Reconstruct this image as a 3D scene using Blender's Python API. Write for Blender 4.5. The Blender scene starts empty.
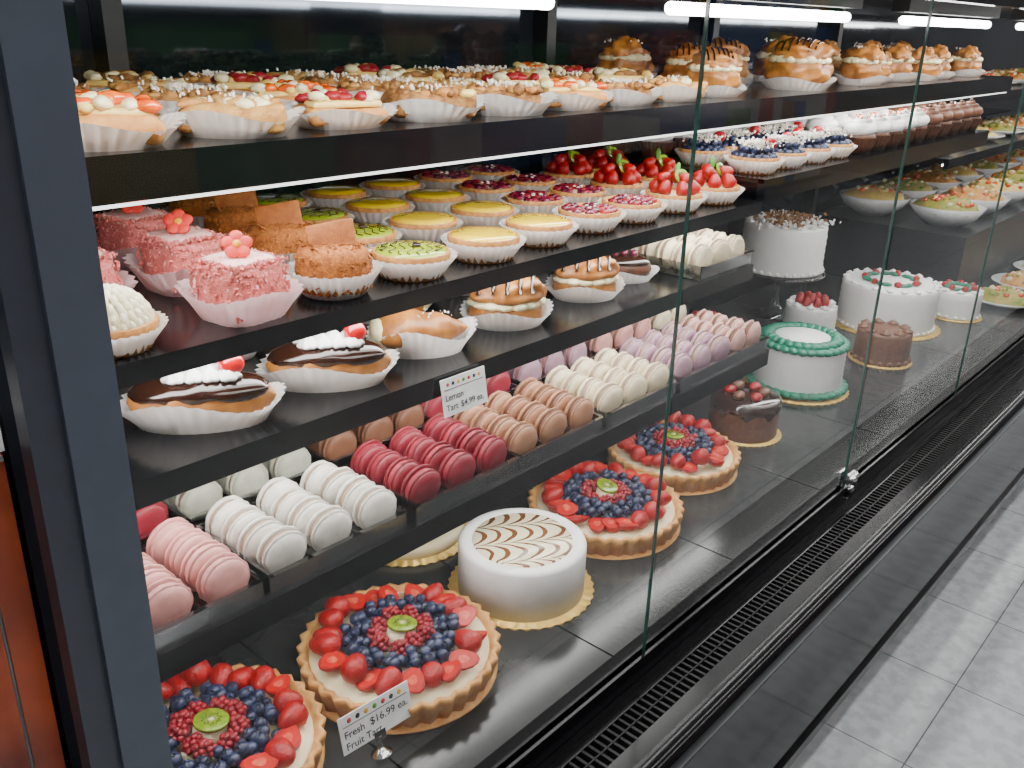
import bpy, bmesh, math, random
from mathutils import Vector, Matrix, noise, Euler
random.seed(7)
COL=bpy.context.scene.collection
TAU=math.tau
# ------------------------------------------------------------------ camera
R_=Vector((0.665,-0.7463,0.0279));U_=Vector((.2612,.2672,.9277));B_=Vector((-.6997,-.6096,.3724))
cam=bpy.data.objects.new('camera',bpy.data.cameras.new('camera'));COL.objects.link(cam)
cam.data.lens=31.94;cam.data.sensor_width=36;cam.data.clip_start=.02
cam.matrix_world=Matrix(((R_.x,U_.x,B_.x,0),(R_.y,U_.y,B_.y,0),(R_.z,U_.z,B_.z,1.3),(0,0,0,1)))
bpy.context.scene.camera=cam
# ------------------------------------------------------------------ materials
MATS={}
def mat(name,c1,c2=None,scale=60,rough=.5,bump=0,bscale=None,metal=0,coat=0,sss=0,spec=.5,lo=.35,hi=.65,trans=0):
    m=bpy.data.materials.new(name);m.use_nodes=True;nt=m.node_tree;b=nt.nodes['Principled BSDF']
    b.inputs['Roughness'].default_value=rough;b.inputs['Metallic'].default_value=metal
    b.inputs['Coat Weight'].default_value=coat;b.inputs['Coat Roughness'].default_value=.08
    b.inputs['Specular IOR Level'].default_value=spec
    tc=nt.nodes.new('ShaderNodeTexCoord')
    n=nt.nodes.new('ShaderNodeTexNoise');n.inputs['Scale'].default_value=scale;n.inputs['Detail'].default_value=4
    nt.links.new(tc.outputs['Object'],n.inputs['Vector'])
    r=nt.nodes.new('ShaderNodeValToRGB');r.color_ramp.elements[0].position=lo;r.color_ramp.elements[1].position=hi
    c2=c2 or tuple(x*.88 for x in c1)
    r.color_ramp.elements[0].color=(*c2,1);r.color_ramp.elements[1].color=(*c1,1)
    nt.links.new(n.outputs['Fac'],r.inputs['Fac']);nt.links.new(r.outputs['Color'],b.inputs['Base Color'])
    if bump:
        n2=nt.nodes.new('ShaderNodeTexNoise');n2.inputs['Scale'].default_value=bscale or scale*3;n2.inputs['Detail'].default_value=3
        nt.links.new(tc.outputs['Object'],n2.inputs['Vector'])
        bp=nt.nodes.new('ShaderNodeBump');bp.inputs['Strength'].default_value=bump;bp.inputs['Distance'].default_value=.002
        nt.links.new(n2.outputs['Fac'],bp.inputs['Height']);nt.links.new(bp.outputs['Normal'],b.inputs['Normal'])
    if trans:
        tl=nt.nodes.new('ShaderNodeBsdfTranslucent');tl.inputs[0].default_value=(*c1,1)
        mx=nt.nodes.new('ShaderNodeMixShader');mx.inputs[0].default_value=trans
        nt.links.new(b.outputs[0],mx.inputs[1]);nt.links.new(tl.outputs[0],mx.inputs[2]);nt.links.new(mx.outputs[0],nt.nodes['Material Output'].inputs[0])
    MATS[name]=m;return m
def emis(name,c,s):
    m=bpy.data.materials.new(name);m.use_nodes=True;nt=m.node_tree;nt.nodes.clear()
    e=nt.nodes.new('ShaderNodeEmission');e.inputs[0].default_value=(*c,1);e.inputs[1].default_value=s
    o=nt.nodes.new('ShaderNodeOutputMaterial');nt.links.new(e.outputs[0],o.inputs[0]);MATS[name]=m;return m
def clear(name,tint,fmul=1.0,rough=.02,base=0.0,f0=1.45):
    m=bpy.data.materials.new(name);m.use_nodes=True;nt=m.node_tree;nt.nodes.clear()
    t=nt.nodes.new('ShaderNodeBsdfTransparent');t.inputs[0].default_value=(*tint,1)
    g=nt.nodes.new('ShaderNodeBsdfGlossy');g.inputs['Roughness'].default_value=rough
    f=nt.nodes.new('ShaderNodeFresnel');f.inputs[0].default_value=f0
    ma=nt.nodes.new('ShaderNodeMath');ma.operation='MULTIPLY_ADD';ma.inputs[1].default_value=fmul;ma.inputs[2].default_value=base
    mx=nt.nodes.new('ShaderNodeMixShader');o=nt.nodes.new('ShaderNodeOutputMaterial')
    nt.links.new(f.outputs[0],ma.inputs[0]);nt.links.new(ma.outputs[0],mx.inputs[0]);nt.links.new(t.outputs[0],mx.inputs[1]);nt.links.new(g.outputs[0],mx.inputs[2]);nt.links.new(mx.outputs[0],o.inputs[0])
    MATS[name]=m;return m

mat('black_metal',(.006,.0065,.008),(.004,.0045,.0055),rough=.4,spec=.3)
mat('slat_black',(.006,.006,.007),(.004,.004,.005),rough=.55,spec=.25)
mat('shelf_black',(.004,.0045,.0055),(.003,.0032,.004),rough=.18,spec=.35)
mat('gloss_black',(.004,.004,.005),(.003,.003,.004),rough=.16,spec=.2)
mat('panel_gloss',(.003,.003,.004),(.002,.002,.003),rough=.10,spec=.14)
mat('post_blue',(.050,.062,.088),(.044,.055,.078),rough=.42)
mat('post_dark',(.026,.033,.048),(.022,.028,.040),rough=.4)
mat('back_dark',(.046,.056,.072),(.014,.018,.025),scale=2.2,rough=.05,metal=.7)
mat('deck_grey',(.028,.029,.028),(.018,.020,.020),scale=9,rough=.20,bump=.05,bscale=200)
mat('chrome',(.8,.8,.82),rough=.15,metal=1)
mat('steel',(.45,.46,.48),rough=.3,metal=1)
mat('paper',(.94,.93,.91),(.89,.88,.86),rough=.6,trans=.4)
mat('paper_pink',(.92,.72,.73),(.88,.64,.66),rough=.6,trans=.4)
mat('gold',(.75,.50,.12),(.66,.41,.08),rough=.35,metal=.4)
mat('white_ice',(.86,.855,.84),(.81,.805,.79),scale=30,rough=.5,bump=.15,bscale=120)
mat('cream',(.84,.74,.50),(.80,.68,.41),scale=40,rough=.45)
mat('cream_yellow',(.82,.60,.19),(.74,.50,.13),scale=40,rough=.4,bump=.2)
mat('cream_w',(.86,.78,.50),(.80,.70,.38),scale=60,rough=.4,bump=.3)
mat('cream_pale',(.84,.79,.60),(.78,.71,.48),scale=90,rough=.45,bump=.5,bscale=260)
mat('crust',(.60,.28,.075),(.44,.17,.035),scale=70,rough=.65,bump=.4,bscale=300)
mat('crust_pale',(.66,.35,.11),(.52,.23,.055),scale=60,rough=.65,bump=.3,bscale=300)
mat('choux',(.50,.20,.036),(.22,.07,.011),scale=28,rough=.42,bump=.6,bscale=110)
mat('choc',(.030,.009,.004),(.020,.006,.003),rough=.14,coat=.6)
mat('choc_matte',(.10,.035,.015),(.065,.022,.010),rough=.5,bump=.3)
mat('choc_mousse',(.17,.065,.030),(.115,.042,.018),scale=90,rough=.5,bump=.3)
mat('strawberry',(.42,.003,.003),(.26,.0015,.0015),scale=90,rough=.34,bump=.6,bscale=420,coat=.08,spec=.4)
mat('straw_cut',(.52,.012,.007),(.42,.006,.004),scale=150,rough=.35,coat=.08,spec=.4)
mat('straw_core',(.66,.13,.07),(.55,.05,.03),scale=150,rough=.3)
mat('raspberry',(.34,.006,.018),(.19,.003,.008),scale=120,rough=.45,coat=.05)
mat('blueberry',(.026,.036,.095),(.009,.012,.034),scale=110,rough=.38)
mat('blue_crown',(.012,.012,.025),rough=.6)
mat('kiwi',(.26,.36,.018),(.14,.24,.008),scale=160,rough=.25,coat=.3)
mat('kiwi_core',(.66,.66,.28),rough=.3)
mat('seed',(.01,.01,.01),rough=.4)
mat('cherry',(.52,.002,.003),(.38,.001,.002),rough=.12,coat=.7)
mat('pink_crumb',(.78,.24,.21),(.58,.12,.11),scale=260,rough=.8,bump=1.0,bscale=500)
mat('pink_icing',(.88,.60,.57),(.80,.36,.34),scale=80,rough=.5,bump=.4)
mat('coral',(.74,.040,.026),(.66,.026,.018),rough=.5)
mat('yellow_dot',(.86,.42,.01),rough=.4)
mat('brown_crumb',(.48,.155,.020),(.22,.055,.007),scale=230,rough=.8,bump=1.0,bscale=500)
mat('graham',(.40,.125,.018),(.28,.075,.010),scale=120,rough=.7,bump=.4,bscale=500)
mat('lemon',(.90,.64,.012),(.84,.55,.008),scale=25,rough=.12,coat=.8)
mat('lime',(.42,.52,.03),(.34,.44,.02),scale=25,rough=.2,coat=.6)
mat('berry',(.22,.006,.035),(.07,.002,.02),scale=90,rough=.25,bump=.7,coat=.4)
mat('leaf',(.10,.32,.02),(.06,.20,.012),rough=.5)
mat('frost_green',(.004,.20,.11),(.003,.14,.075),scale=60,rough=.4,bump=.2)
mat('nut',(.38,.18,.045),(.16,.052,.011),scale=110,rough=.7,bump=.8,bscale=400)
mat('nut_gold',(.60,.33,.085),(.36,.14,.028),scale=60,rough=.6,bump=.8,bscale=300)
mat('sugar',(.90,.87,.82),(.80,.72,.60),scale=90,rough=.8,bump=.6,bscale=500)
mat('orange_fruit',(.85,.15,.005),(.66,.05,.004),scale=60,rough=.2,coat=.7)
for n,c in dict(m_pink=(.68,.31,.28),m_white=(.78,.74,.67),m_grey=(.50,.50,.40),m_red=(.22,.008,.021),m_tan=(.40,.19,.105),m_brown=(.22,.085,.042),m_cream=(.82,.70,.48),m_lilac=(.42,.25,.31),m_rose=(.58,.34,.29),m_crim=(.33,.016,.035),m_fillw=(.38,.26,.18),m_fillp=(.66,.30,.28),m_fillb=(.14,.05,.02)).items():
    mat(n,c,tuple(x*.86 for x in c),scale=90,rough=.5,bump=.15,bscale=500)
mat('floor_tile_a',(.40,.41,.41),rough=.16)
mat('wall_paint',(.12,.12,.13),rough=.8)
mat('ceil_white',(.4,.4,.4),rough=.9)
mat('orange_pack',(.42,.075,.02),(.14,.022,.010),scale=10,rough=.35,bump=.6,bscale=30)
mat('ink',(.02,.02,.02),rough=.6);mat('card',(.84,.85,.86),rough=.4);mat('red_ink',(.5,.03,.03),rough=.6)
mat('salad',(.18,.30,.02),(.50,.32,.05),scale=60,rough=.5,bump=.8)
mat('salad_o',(.62,.18,.012),(.74,.42,.12),scale=60,rough=.5,bump=.8)
mat('porcelain',(.80,.81,.82),rough=.15,coat=.4)
for i,c in enumerate(((.5,.05,.03),(.05,.12,.35),(.6,.42,.05),(.08,.28,.08),(.6,.6,.58),(.35,.15,.05))): mat('pack_%d'%i,c,rough=.35)
LC=(1,.985,.955)
emis('led',LC,9);emis('tube_glow',LC,24);emis('led_dim',LC,3.0);emis('ceil_led',(1,.98,.95),26)
clear('glass',(.965,.975,.972),.70)
clear('plastic',(.95,.955,.96),2.4,.07,.08)
clear('glass_stand',(.85,.88,.88),1.8,.05,.06)
mat('glass_edge',(.02,.07,.058),(.015,.05,.042),rough=.15)
m=MATS['floor_tile_a'];nt=m.node_tree;b=nt.nodes['Principled BSDF'];tc=nt.nodes.new('ShaderNodeTexCoord')
br=nt.nodes.new('ShaderNodeTexBrick');br.offset=0;br.inputs['Scale'].default_value=1;br.inputs['Brick Width'].default_value=.305;br.inputs['Row Height'].default_value=.305
br.inputs['Mortar Size'].default_value=.0015;br.inputs['Color1'].default_value=(.53,.56,.585,1);br.inputs['Color2'].default_value=(.47,.50,.525,1);br.inputs['Mortar'].default_value=(.17,.175,.18,1)
nt.links.new(tc.outputs['Object'],br.inputs['Vector'])
nn=nt.nodes.new('ShaderNodeTexNoise');nn.inputs['Scale'].default_value=30;nn.inputs['Detail'].default_value=10
nt.links.new(tc.outputs['Object'],nn.inputs['Vector'])
rr=nt.nodes.new('ShaderNodeValToRGB');rr.color_ramp.elements[0].position=.40;rr.color_ramp.elements[0].color=(.80,.81,.82,1);rr.color_ramp.elements[1].position=.58
nt.links.new(nn.outputs['Fac'],rr.inputs['Fac'])
mm=nt.nodes.new('ShaderNodeMix');mm.data_type='RGBA';mm.blend_type='MULTIPLY';mm.inputs['Factor'].default_value=1
nt.links.new(br.outputs['Color'],mm.inputs['A']);nt.links.new(rr.outputs['Color'],mm.inputs['B']);nt.links.new(mm.outputs['Result'],b.inputs['Base Color'])
# feathered glaze on the marble-top cake
m=mat('feather',(.9,.85,.7));nt=m.node_tree;b=nt.nodes['Principled BSDF'];b.inputs['Roughness'].default_value=.2
tc=nt.nodes.new('ShaderNodeTexCoord');sp=nt.nodes.new('ShaderNodeSeparateXYZ');nt.links.new(tc.outputs['Object'],sp.inputs[0])
def mth(op,a,bv=None):
    n=nt.nodes.new('ShaderNodeMath');n.operation=op
    for i,x in enumerate((a,bv)):
        if x is None: continue
        if isinstance(x,(int,float)): n.inputs[i].default_value=x
        else: nt.links.new(x,n.inputs[i])
    return n.outputs[0]
sn=mth('ABSOLUTE',mth('SINE',mth('MULTIPLY',mth('ADD',sp.outputs['X'],.010),math.pi/.050)))
s=mth('ADD',sp.outputs['Y'],mth('MULTIPLY',mth('SQRT',sn),.040))
nz0=nt.nodes.new('ShaderNodeTexNoise');nz0.inputs['Scale'].default_value=22;nt.links.new(tc.outputs['Object'],nz0.inputs['Vector'])
s=mth('ADD',s,mth('MULTIPLY',nz0.outputs['Fac'],.026))
fr=mth('FRACT',mth('MULTIPLY',mth('ADD',s,1.0),1/.024))
lt=mth('LESS_THAN',fr,.33)
mx=nt.nodes.new('ShaderNodeMix');mx.data_type='RGBA';nt.links.new(lt,mx.inputs['Factor'])
mx.inputs['A'].default_value=(.86,.77,.52,1);mx.inputs['B'].default_value=(.17,.06,.018,1);nt.links.new(mx.outputs['Result'],b.inputs['Base Color'])
# ------------------------------------------------------------------ mesh builder
def T(x=0,y=0,z=0,rz=0,rx=0,ry=0,s=1):
    sc=Matrix.Diagonal((s,s,s,1)) if isinstance(s,(int,float)) else Matrix.Diagonal((*s,1))
    return Matrix.Translation((x,y,z))@Euler((rx,ry,rz)).to_matrix().to_4x4()@sc
class MB:
    def __init__(s): s.v=[];s.f=[];s.mi=[];s.sm=[];s.slots=[]
    def add(s,g,m,M=None,smooth=True):
        V,F=g;o=len(s.v)
        if m not in s.slots: s.slots.append(m)
        k=s.slots.index(m)
        s.v+= [tuple(M@Vector(p)) for p in V] if M is not None else [tuple(p) for p in V]
        s.f+=[tuple(i+o for i in f) for f in F];s.mi+=[k]*len(F);s.sm+=[smooth]*len(F)
        return s
    def mesh(s,name):
        me=bpy.data.meshes.new(name);me.from_pydata(s.v,[],s.f)
        for n in s.slots: me.materials.append(MATS[n])
        me.polygons.foreach_set('material_index',s.mi);me.polygons.foreach_set('use_smooth',s.sm);me.update();return me
    def obj(s,name,loc=(0,0,0),rz=0,parent=None):
        return inst(s.mesh(name),name,loc,rz,parent)
def inst(me,name,loc=(0,0,0),rz=0,parent=None,sc=1):
    o=bpy.data.objects.new(name,me);COL.objects.link(o);o.location=loc;o.rotation_euler=(0,0,rz)
    o.scale=(sc,sc,sc) if isinstance(sc,(int,float)) else sc
    if parent: o.parent=parent
    return o
def lathe(prof,seg=24,mod=None,caps=True):
    V=[];F=[]
    for i,(r,z) in enumerate(prof):
        for j in range(seg):
            th=TAU*j/seg;rr=r;zz=z
            if mod:
                q=mod(th,i,r,z);rr,zz=q if isinstance(q,tuple) else (q,z)
            V.append((rr*math.cos(th),rr*math.sin(th),zz))
    for i in range(len(prof)-1):
        for j in range(seg):
            a=i*seg+j;b2=i*seg+(j+1)%seg
            F.append((a,b2,b2+seg,a+seg))
    if caps:
        if prof[0][0]>1e-6: F.append(tuple(range(seg-1,-1,-1)))
        if prof[-1][0]>1e-6: F.append(tuple(range((len(prof)-1)*seg,len(prof)*seg)))
    return V,F
def bx(x0,x1,y0,y1,z0,z1):
    V=[(x,y,z) for z in(z0,z1) for y in(y0,y1) for x in(x0,x1)]
    return V,[(0,2,3,1),(4,5,7,6),(0,1,5,4),(2,6,7,3),(0,4,6,2),(1,3,7,5)]
def bbox(sx,sy,sz,bev=.004,seg=3,sub=0):
    bm=bmesh.new();bmesh.ops.create_cube(bm,size=1)
    for v in bm.verts: v.co=Vector((v.co.x*sx,v.co.y*sy,(v.co.z+.5)*sz))
    bmesh.ops.bevel(bm,geom=bm.edges[:],offset=bev,segments=seg,affect='EDGES',profile=.5)
    if sub: bmesh.ops.subdivide_edges(bm,edges=bm.edges[:],cuts=sub,use_grid_fill=True)
    bm.verts.index_update()
    g=([tuple(v.co) for v in bm.verts],[tuple(v.index for v in f.verts) for f in bm.faces]);bm.free();return g
_ico={}
def ico(sub=2):
    if sub not in _ico:
        bm=bmesh.new();bmesh.ops.create_icosphere(bm,subdivisions=sub,radius=1);bm.verts.index_update()
        _ico[sub]=([tuple(v.co) for v in bm.verts],[tuple(v.index for v in f.verts) for f in bm.faces]);bm.free()
    return _ico[sub]
def nz(g,amp,scale,seed=0):
    V,F=g;o=[]
    for p in V:
        p=Vector(p);n=noise.noise(p*scale+Vector((seed*3.1,seed*1.7,seed)))
        c=p.normalized() if p.length>1e-6 else Vector((0,0,1));o.append(tuple(p+c*n*amp))
    return o,F
def flatb(g,z=0):
    return [(p[0],p[1],max(p[2],z)) for p in g[0]],g[1]
def tr(g,M): return [tuple(M@Vector(p)) for p in g[0]],g[1]
def tube(pts,r,seg=6):
    pts=[Vector(p) for p in pts];V=[];F=[];n=len(pts)
    for i,p in enumerate(pts):
        d=(pts[min(i+1,n-1)]-pts[max(i-1,0)]).normalized()
        up=Vector((0,0,1)) if abs(d.z)<.9 else Vector((1,0,0))
        a=d.cross(up).normalized();b2=d.cross(a)
        rr=r(i/(n-1)) if callable(r) else r
        for j in range(seg):
            t=TAU*j/seg;V.append(tuple(p+a*rr*math.cos(t)+b2*rr*math.sin(t)))
    for i in range(n-1):
        for j in range(seg):
            F.append((i*seg+j,i*seg+(j+1)%seg,(i+1)*seg+(j+1)%seg,(i+1)*seg+j))
    F.append(tuple(range(seg)));F.append(tuple(range((n-1)*seg+seg-1,(n-1)*seg-1,-1)))
    return V,F
# ------------------------------------------------------------------ food pieces
def cup(rb,rt,h,n=30,amp=.035,square=0,wav=0):
    def mod(th,i,r,z):
        k=z/h
        q=r*(1+amp*(.4+k)*math.cos(n*th))
        if square: q*=1+square*(abs(math.sin(2*th))**1.5)*.16
        return q,z+ (wav*h*math.sin(3*th+1)*k)
    return lathe([(rb*.02,.0006),(rb,.0006),(rb+(rt-rb)*.45,h*.5),(rt,h)],n*4,mod,caps=False)
def dollop(r,h,n=7,tw=1.4):
    pr=[(r*.75,0),(r,h*.15),(r*.98,h*.3),(r*.72,h*.5),(r*.48,h*.7),(r*.22,h*.88),(.0004,h)]
    def mod(th,i,rr,z): return rr*(1+.14*math.cos(n*th+tw*z/h*3))
    return lathe(pr,n*4,mod)
def swirl(R,h,turns=3):
    pts=[];N=40
    for i in range(N+1):
        t=i/N;a=t*turns*TAU;r=R*(1-t)**.8*.62
        pts.append((r*math.cos(a),r*math.sin(a),h*t*.85+R*.25))
    return tube(pts,lambda t:R*.42*(1-t*.75),8)
def strawb(L,r):
    return lathe([(.0003,0),(r*.38,L*.06),(r*.7,L*.22),(r*.93,L*.48),(r,L*.7),(r*.75,L*.9),(r*.3,L*.98),(.0003,L)],12)
def strawb_half(mb,L,r,M):
    V,F=strawb(L,r);V=[(p[0],min(p[1],0),p[2]) for p in V]
    mb.add((V,F),'strawberry',M)
    def flat(k,y):
        pr=[(0,L*.04),(r*.7,L*.25),(r*.93,L*.5),(r*.98,L*.72),(r*.6,L*.93)]
        pts=[(x*k,y,L*.5+(z-L*.5)*k) for x,z in pr]+[(-x*k,y,L*.5+(z-L*.5)*k) for x,z in pr[::-1][:-1]]
        return pts,[tuple(range(len(pts)))]
    mb.add(flat(.97,.0004),'straw_cut',M,False);mb.add(flat(.42,.0008),'straw_core',M,False)
def rasp(mb,r,M,m='raspberry'):
    g=ico(1)
    for k in range(4):
        z=r*(-.3+.42*k);rr=r*[.80,.90,.66,.26][k];n=[7,7,5,3][k]
        for j in range(n):
            a=TAU*(j+.5*(k%2))/n
            mb.add(g,m,M@T(rr*math.cos(a),rr*math.sin(a),z+r*.3,s=r*.42))
def bluebr(mb,r,M):
    e=T(rx=random.uniform(-.9,.9),ry=random.uniform(-.9,.9))
    mb.add(lathe([(.0002,-r*.92),(r*.6,-r*.75),(r*.95,-r*.3),(r,.05*r),(r*.85,r*.5),(r*.5,r*.8),(r*.34,r*.84),(r*.30,r*.95)],10,caps=False),'blueberry',M@e)
    mb.add(lathe([(r*.31,r*.92),(r*.2,r*.78),(.0002,r*.75)],8,caps=False),'blue_crown',M@e)
def kiwi(mb,r,h,M):
    mb.add(lathe([(r,0),(r,h*.8),(r*.95,h),(.0003,h)],24),'kiwi',M)
    mb.add(lathe([(r*.28,h+.0004),(.0003,h+.0006)],12),'kiwi_core',M)
    for j in range(20):
        a=TAU*j/20;q=r*(.42+.10*(j%2));mb.add(ico(1),'seed',M@T(q*math.cos(a),q*math.sin(a),h+.0004,rz=a,s=(.0017,.0008,.0004)))
def crumbs(mb,m,fn,n,s):
    for i in range(n):
        p=fn();q=s*random.uniform(.5,1.3)
        mb.add(bx(-q,q,-q*.6,q*.6,-q*.4,q*.4),m,T(*p,rz=random.random()*6,rx=random.random()*3,ry=random.random()*3),False)
def flutedshell(mb,Rb,Rt,h,n,m='crust',amp=.022):
    def mod(th,i,r,z): return r*(1+(amp if i in(1,2,3,4) else 0)*math.cos(n*th))
    mb.add(lathe([(.0003,0),(Rb,0),(Rt*.99,h*.8),(Rt,h),(Rt*.955,h*1.02),(Rt*.92,h*.8),(Rt*.90,h*.7),(.0003,h*.68)],n*4,mod),m)
def fruit_tart(seed,R=.131,variant=0):
    random.seed(seed);mb=MB();h=.038
    mb.add(lathe([(.0003,0),(R*.98,0),(R*1.0,.0015),(R*.98,.003),(.0003,.003)],48),'crust_pale')
    flutedshell(mb,R*.92,R,h,34,'crust_pale',.028)
    mb.add(lathe([(R*.91,h*.72),(R*.90,h*.86),(.0003,h*.9)],40,caps=False),'cream')
    z=h*.88
    n=22
    for j in range(n):
        a=TAU*(j+random.uniform(-.2,.2))/n;rr=R*random.uniform(.67,.78)
        L=random.uniform(.035,.044);r=random.uniform(.0140,.0175)
        base=T(rr*math.cos(a),rr*math.sin(a),z+.010+random.uniform(0,.011),rz=a+random.uniform(-.9,.9))
        out=1 if random.random()<.7 else -1
        if random.random()<.45:
            strawb_half(mb,L,r,base@T(out*L/2,0,0)@T(ry=-out*math.pi/2)@T(rz=-out*math.pi/2+random.uniform(-.45,.45)))
        else:
            mb.add(strawb(L,r),'strawberry',base@T(out*L/2,0,.002,ry=random.uniform(-.3,.3))@T(ry=-out*math.pi/2))
    for (rr,n,dz) in((R*.55,27,.007),(R*.46,23,.007),(R*.38,17,.007),(R*.53,23,.019),(R*.44,18,.020),(R*.36,13,.018)):
        for j in range(n):
            a=TAU*(j+random.uniform(-.35,.35))/n;q=rr+random.uniform(-.005,.005)
            bluebr(mb,random.uniform(.0068,.0088),T(q*math.cos(a),q*math.sin(a),z+dz+random.uniform(-.002,.004)))
    for j in range(9):
        a=TAU*(j+random.uniform(-.2,.2))/9;q=R*.24+random.uniform(-.003,.004);rasp(mb,.0110,T(q*math.cos(a),q*math.sin(a),z+.016+random.uniform(-.002,.004),rx=random.uniform(-.7,.7),ry=random.uniform(-.7,.7)))
    mb.add(lathe([(.022,0),(.016,.025),(.0003,.026)],16),'cream',T(z=z))
    kiwi(mb,.0195,.004,T(.003,-.002,z=z+.028,rx=random.uniform(0,.25),ry=random.uniform(-.2,.2)))
    return mb
def macaron(mb,M,shell,fill,k):
    H=.0305
    pr=[(.0003,0),(.010,.0003),(.0180,.0013),(.0230,.0042),(.0250,.0078),(.0250,.0084)]
    ft=[(.0250,.0084),(.0272,.0090),(.0268,.0112),(.0232,.0114)]
    fm=lambda th,i,r,z:(r*(1+(.022*math.sin(th*17+k)+.015*math.sin(th*29+2*k) if 0<i<3 else 0)),z)
    for flip in(0,1):
        X=M@(T() if not flip else T(z=H,rx=math.pi))
        mb.add(lathe(pr,20,caps=False),shell,X);mb.add(lathe(ft,28,fm,caps=False),shell,X)
    mb.add(lathe([(.0230,.0112),(.0243,.0130),(.0246,H/2),(.0243,H-.0130),(.0230,H-.0112)],20,caps=False),fill,M)
def macaron_tray(xs,y0,ny,shell,fill,zs):
    mb=MB();x0=xs[0]-.0305;x1=xs[-1]+.0305;y1=y0+ny*.0325+.004;ya=y0-.007
    for a in ((x0,x1,ya,y1,0,.0012),(x0,x0+.0012,ya,y1,.0012,.024),(x1-.0012,x1,ya,y1,.0012,.024),(x0,x1,ya,ya+.0012,.0012,.026),(x0,x1,y1-.0012,y1,.0012,.026),(x0,x1,ya-.005,ya,.0245,.0262),(x0,x0+.004,ya-.005,y1,.0245,.0262),(x1-.004,x1,ya-.005,y1,.0245,.0262)):
        mb.add(bx(*a),'plastic',None,False)
    for i in range(len(xs)-1):
        xm=(xs[i]+xs[i+1])/2;mb.add(bx(xm-.0008,xm+.0008,ya,y1,.0012,.016),'plastic',None,False)
    for x in xs:
        for j in range(ny):
            lean=random.uniform(-.02,.20)
            macaron(mb,T(x+random.uniform(-.002,.002),y0+j*.0325+.0008,.0272+.0014,rx=-math.pi/2+lean,rz=random.uniform(-.10,.10)),shell,fill,j+x*9)
    return mb.obj('macaron_tray',(0,0,zs+.0003))
# ------------------------------------------------------------------ pastry meshes
def mk_pink():
    random.seed(3);mb=MB();s=.072
    mb.add(cup(.038,.056,.034,28,.03,square=1,wav=.12),'paper_pink')
    g=nz(bbox(s,s,.058,.010,2,3),.004,60,1);mb.add(g,'pink_crumb',T(z=.003))
    mb.add(nz(bbox(s*.80,s*.80,.009,.004,2,3),.003,70,4),'pink_icing',T(z=.057))
    def side():
        a=random.choice((0,1,2,3));u=random.uniform(-.5,.5)*s;w=s*.505;z=random.uniform(.008,.062)
        return [(u,w,z),(u,-w,z),(w,u,z),(-w,u,z)][a]
    crumbs(mb,'pink_crumb',side,320,.0024);crumbs(mb,'pink_icing',side,70,.0018);crumbs(mb,'pink_icing',lambda:(random.uniform(-.45,.45)*s,random.uniform(-.45,.45)*s,.065),50,.0016)
    crumbs(mb,'pink_crumb',lambda:(random.choice((-1,1))*random.uniform(.36,.5)*s,random.uniform(-.5,.5)*s,.063),90,.0022)
    crumbs(mb,'pink_crumb',lambda:(random.uniform(-.5,.5)*s,random.choice((-1,1))*random.uniform(.36,.5)*s,.063),90,.0022)
    P=Matrix.Translation((-.002,-.002,.079))@Euler((math.radians(50),0,math.radians(-38))).to_matrix().to_4x4()
    for j in range(5):
        a=TAU*j/5+.3;mb.add(ico(2),'coral',P@T(.0090*math.cos(a),.0090*math.sin(a),0,rz=a,s=(.0084,.0080,.0026)))
    mb.add(ico(2),'coral',P@T(s=(.009,.009,.0028)));mb.add(ico(2),'yellow_dot',P@T(z=.002,s=(.0045,.0045,.003)))
    return mb.mesh('pink_cake_cube')
def mk_brown():
    random.seed(4);mb=MB();r=.041
    mb.add(cup(.036,.052,.030,30,.035),'paper')
    mb.add(nz(lathe([(.0003,0),(r*.85,0),(r,.006),(r*1.02,.036),(r*.93,.047),(r*.6,.052),(.0003,.053)],28),.003,60,2),'brown_crumb',T(z=.002))
    def side():
        a=random.random()*TAU;return (r*1.01*math.cos(a),r*1.01*math.sin(a),random.uniform(.008,.045))
    crumbs(mb,'brown_crumb',side,240,.0022);crumbs(mb,'brown_crumb',lambda:(random.uniform(-.7,.7)*r,random.uniform(-.7,.7)*r,.054),90,.002)
    mb.add(bbox(.054,.0055,.034,.0018,2),'graham',Matrix.Translation((.002,.000,.046))@Euler((math.radians(-24),math.radians(-10),math.radians(-38))).to_matrix().to_4x4())
    return mb.mesh('graham_mousse_cake')
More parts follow.
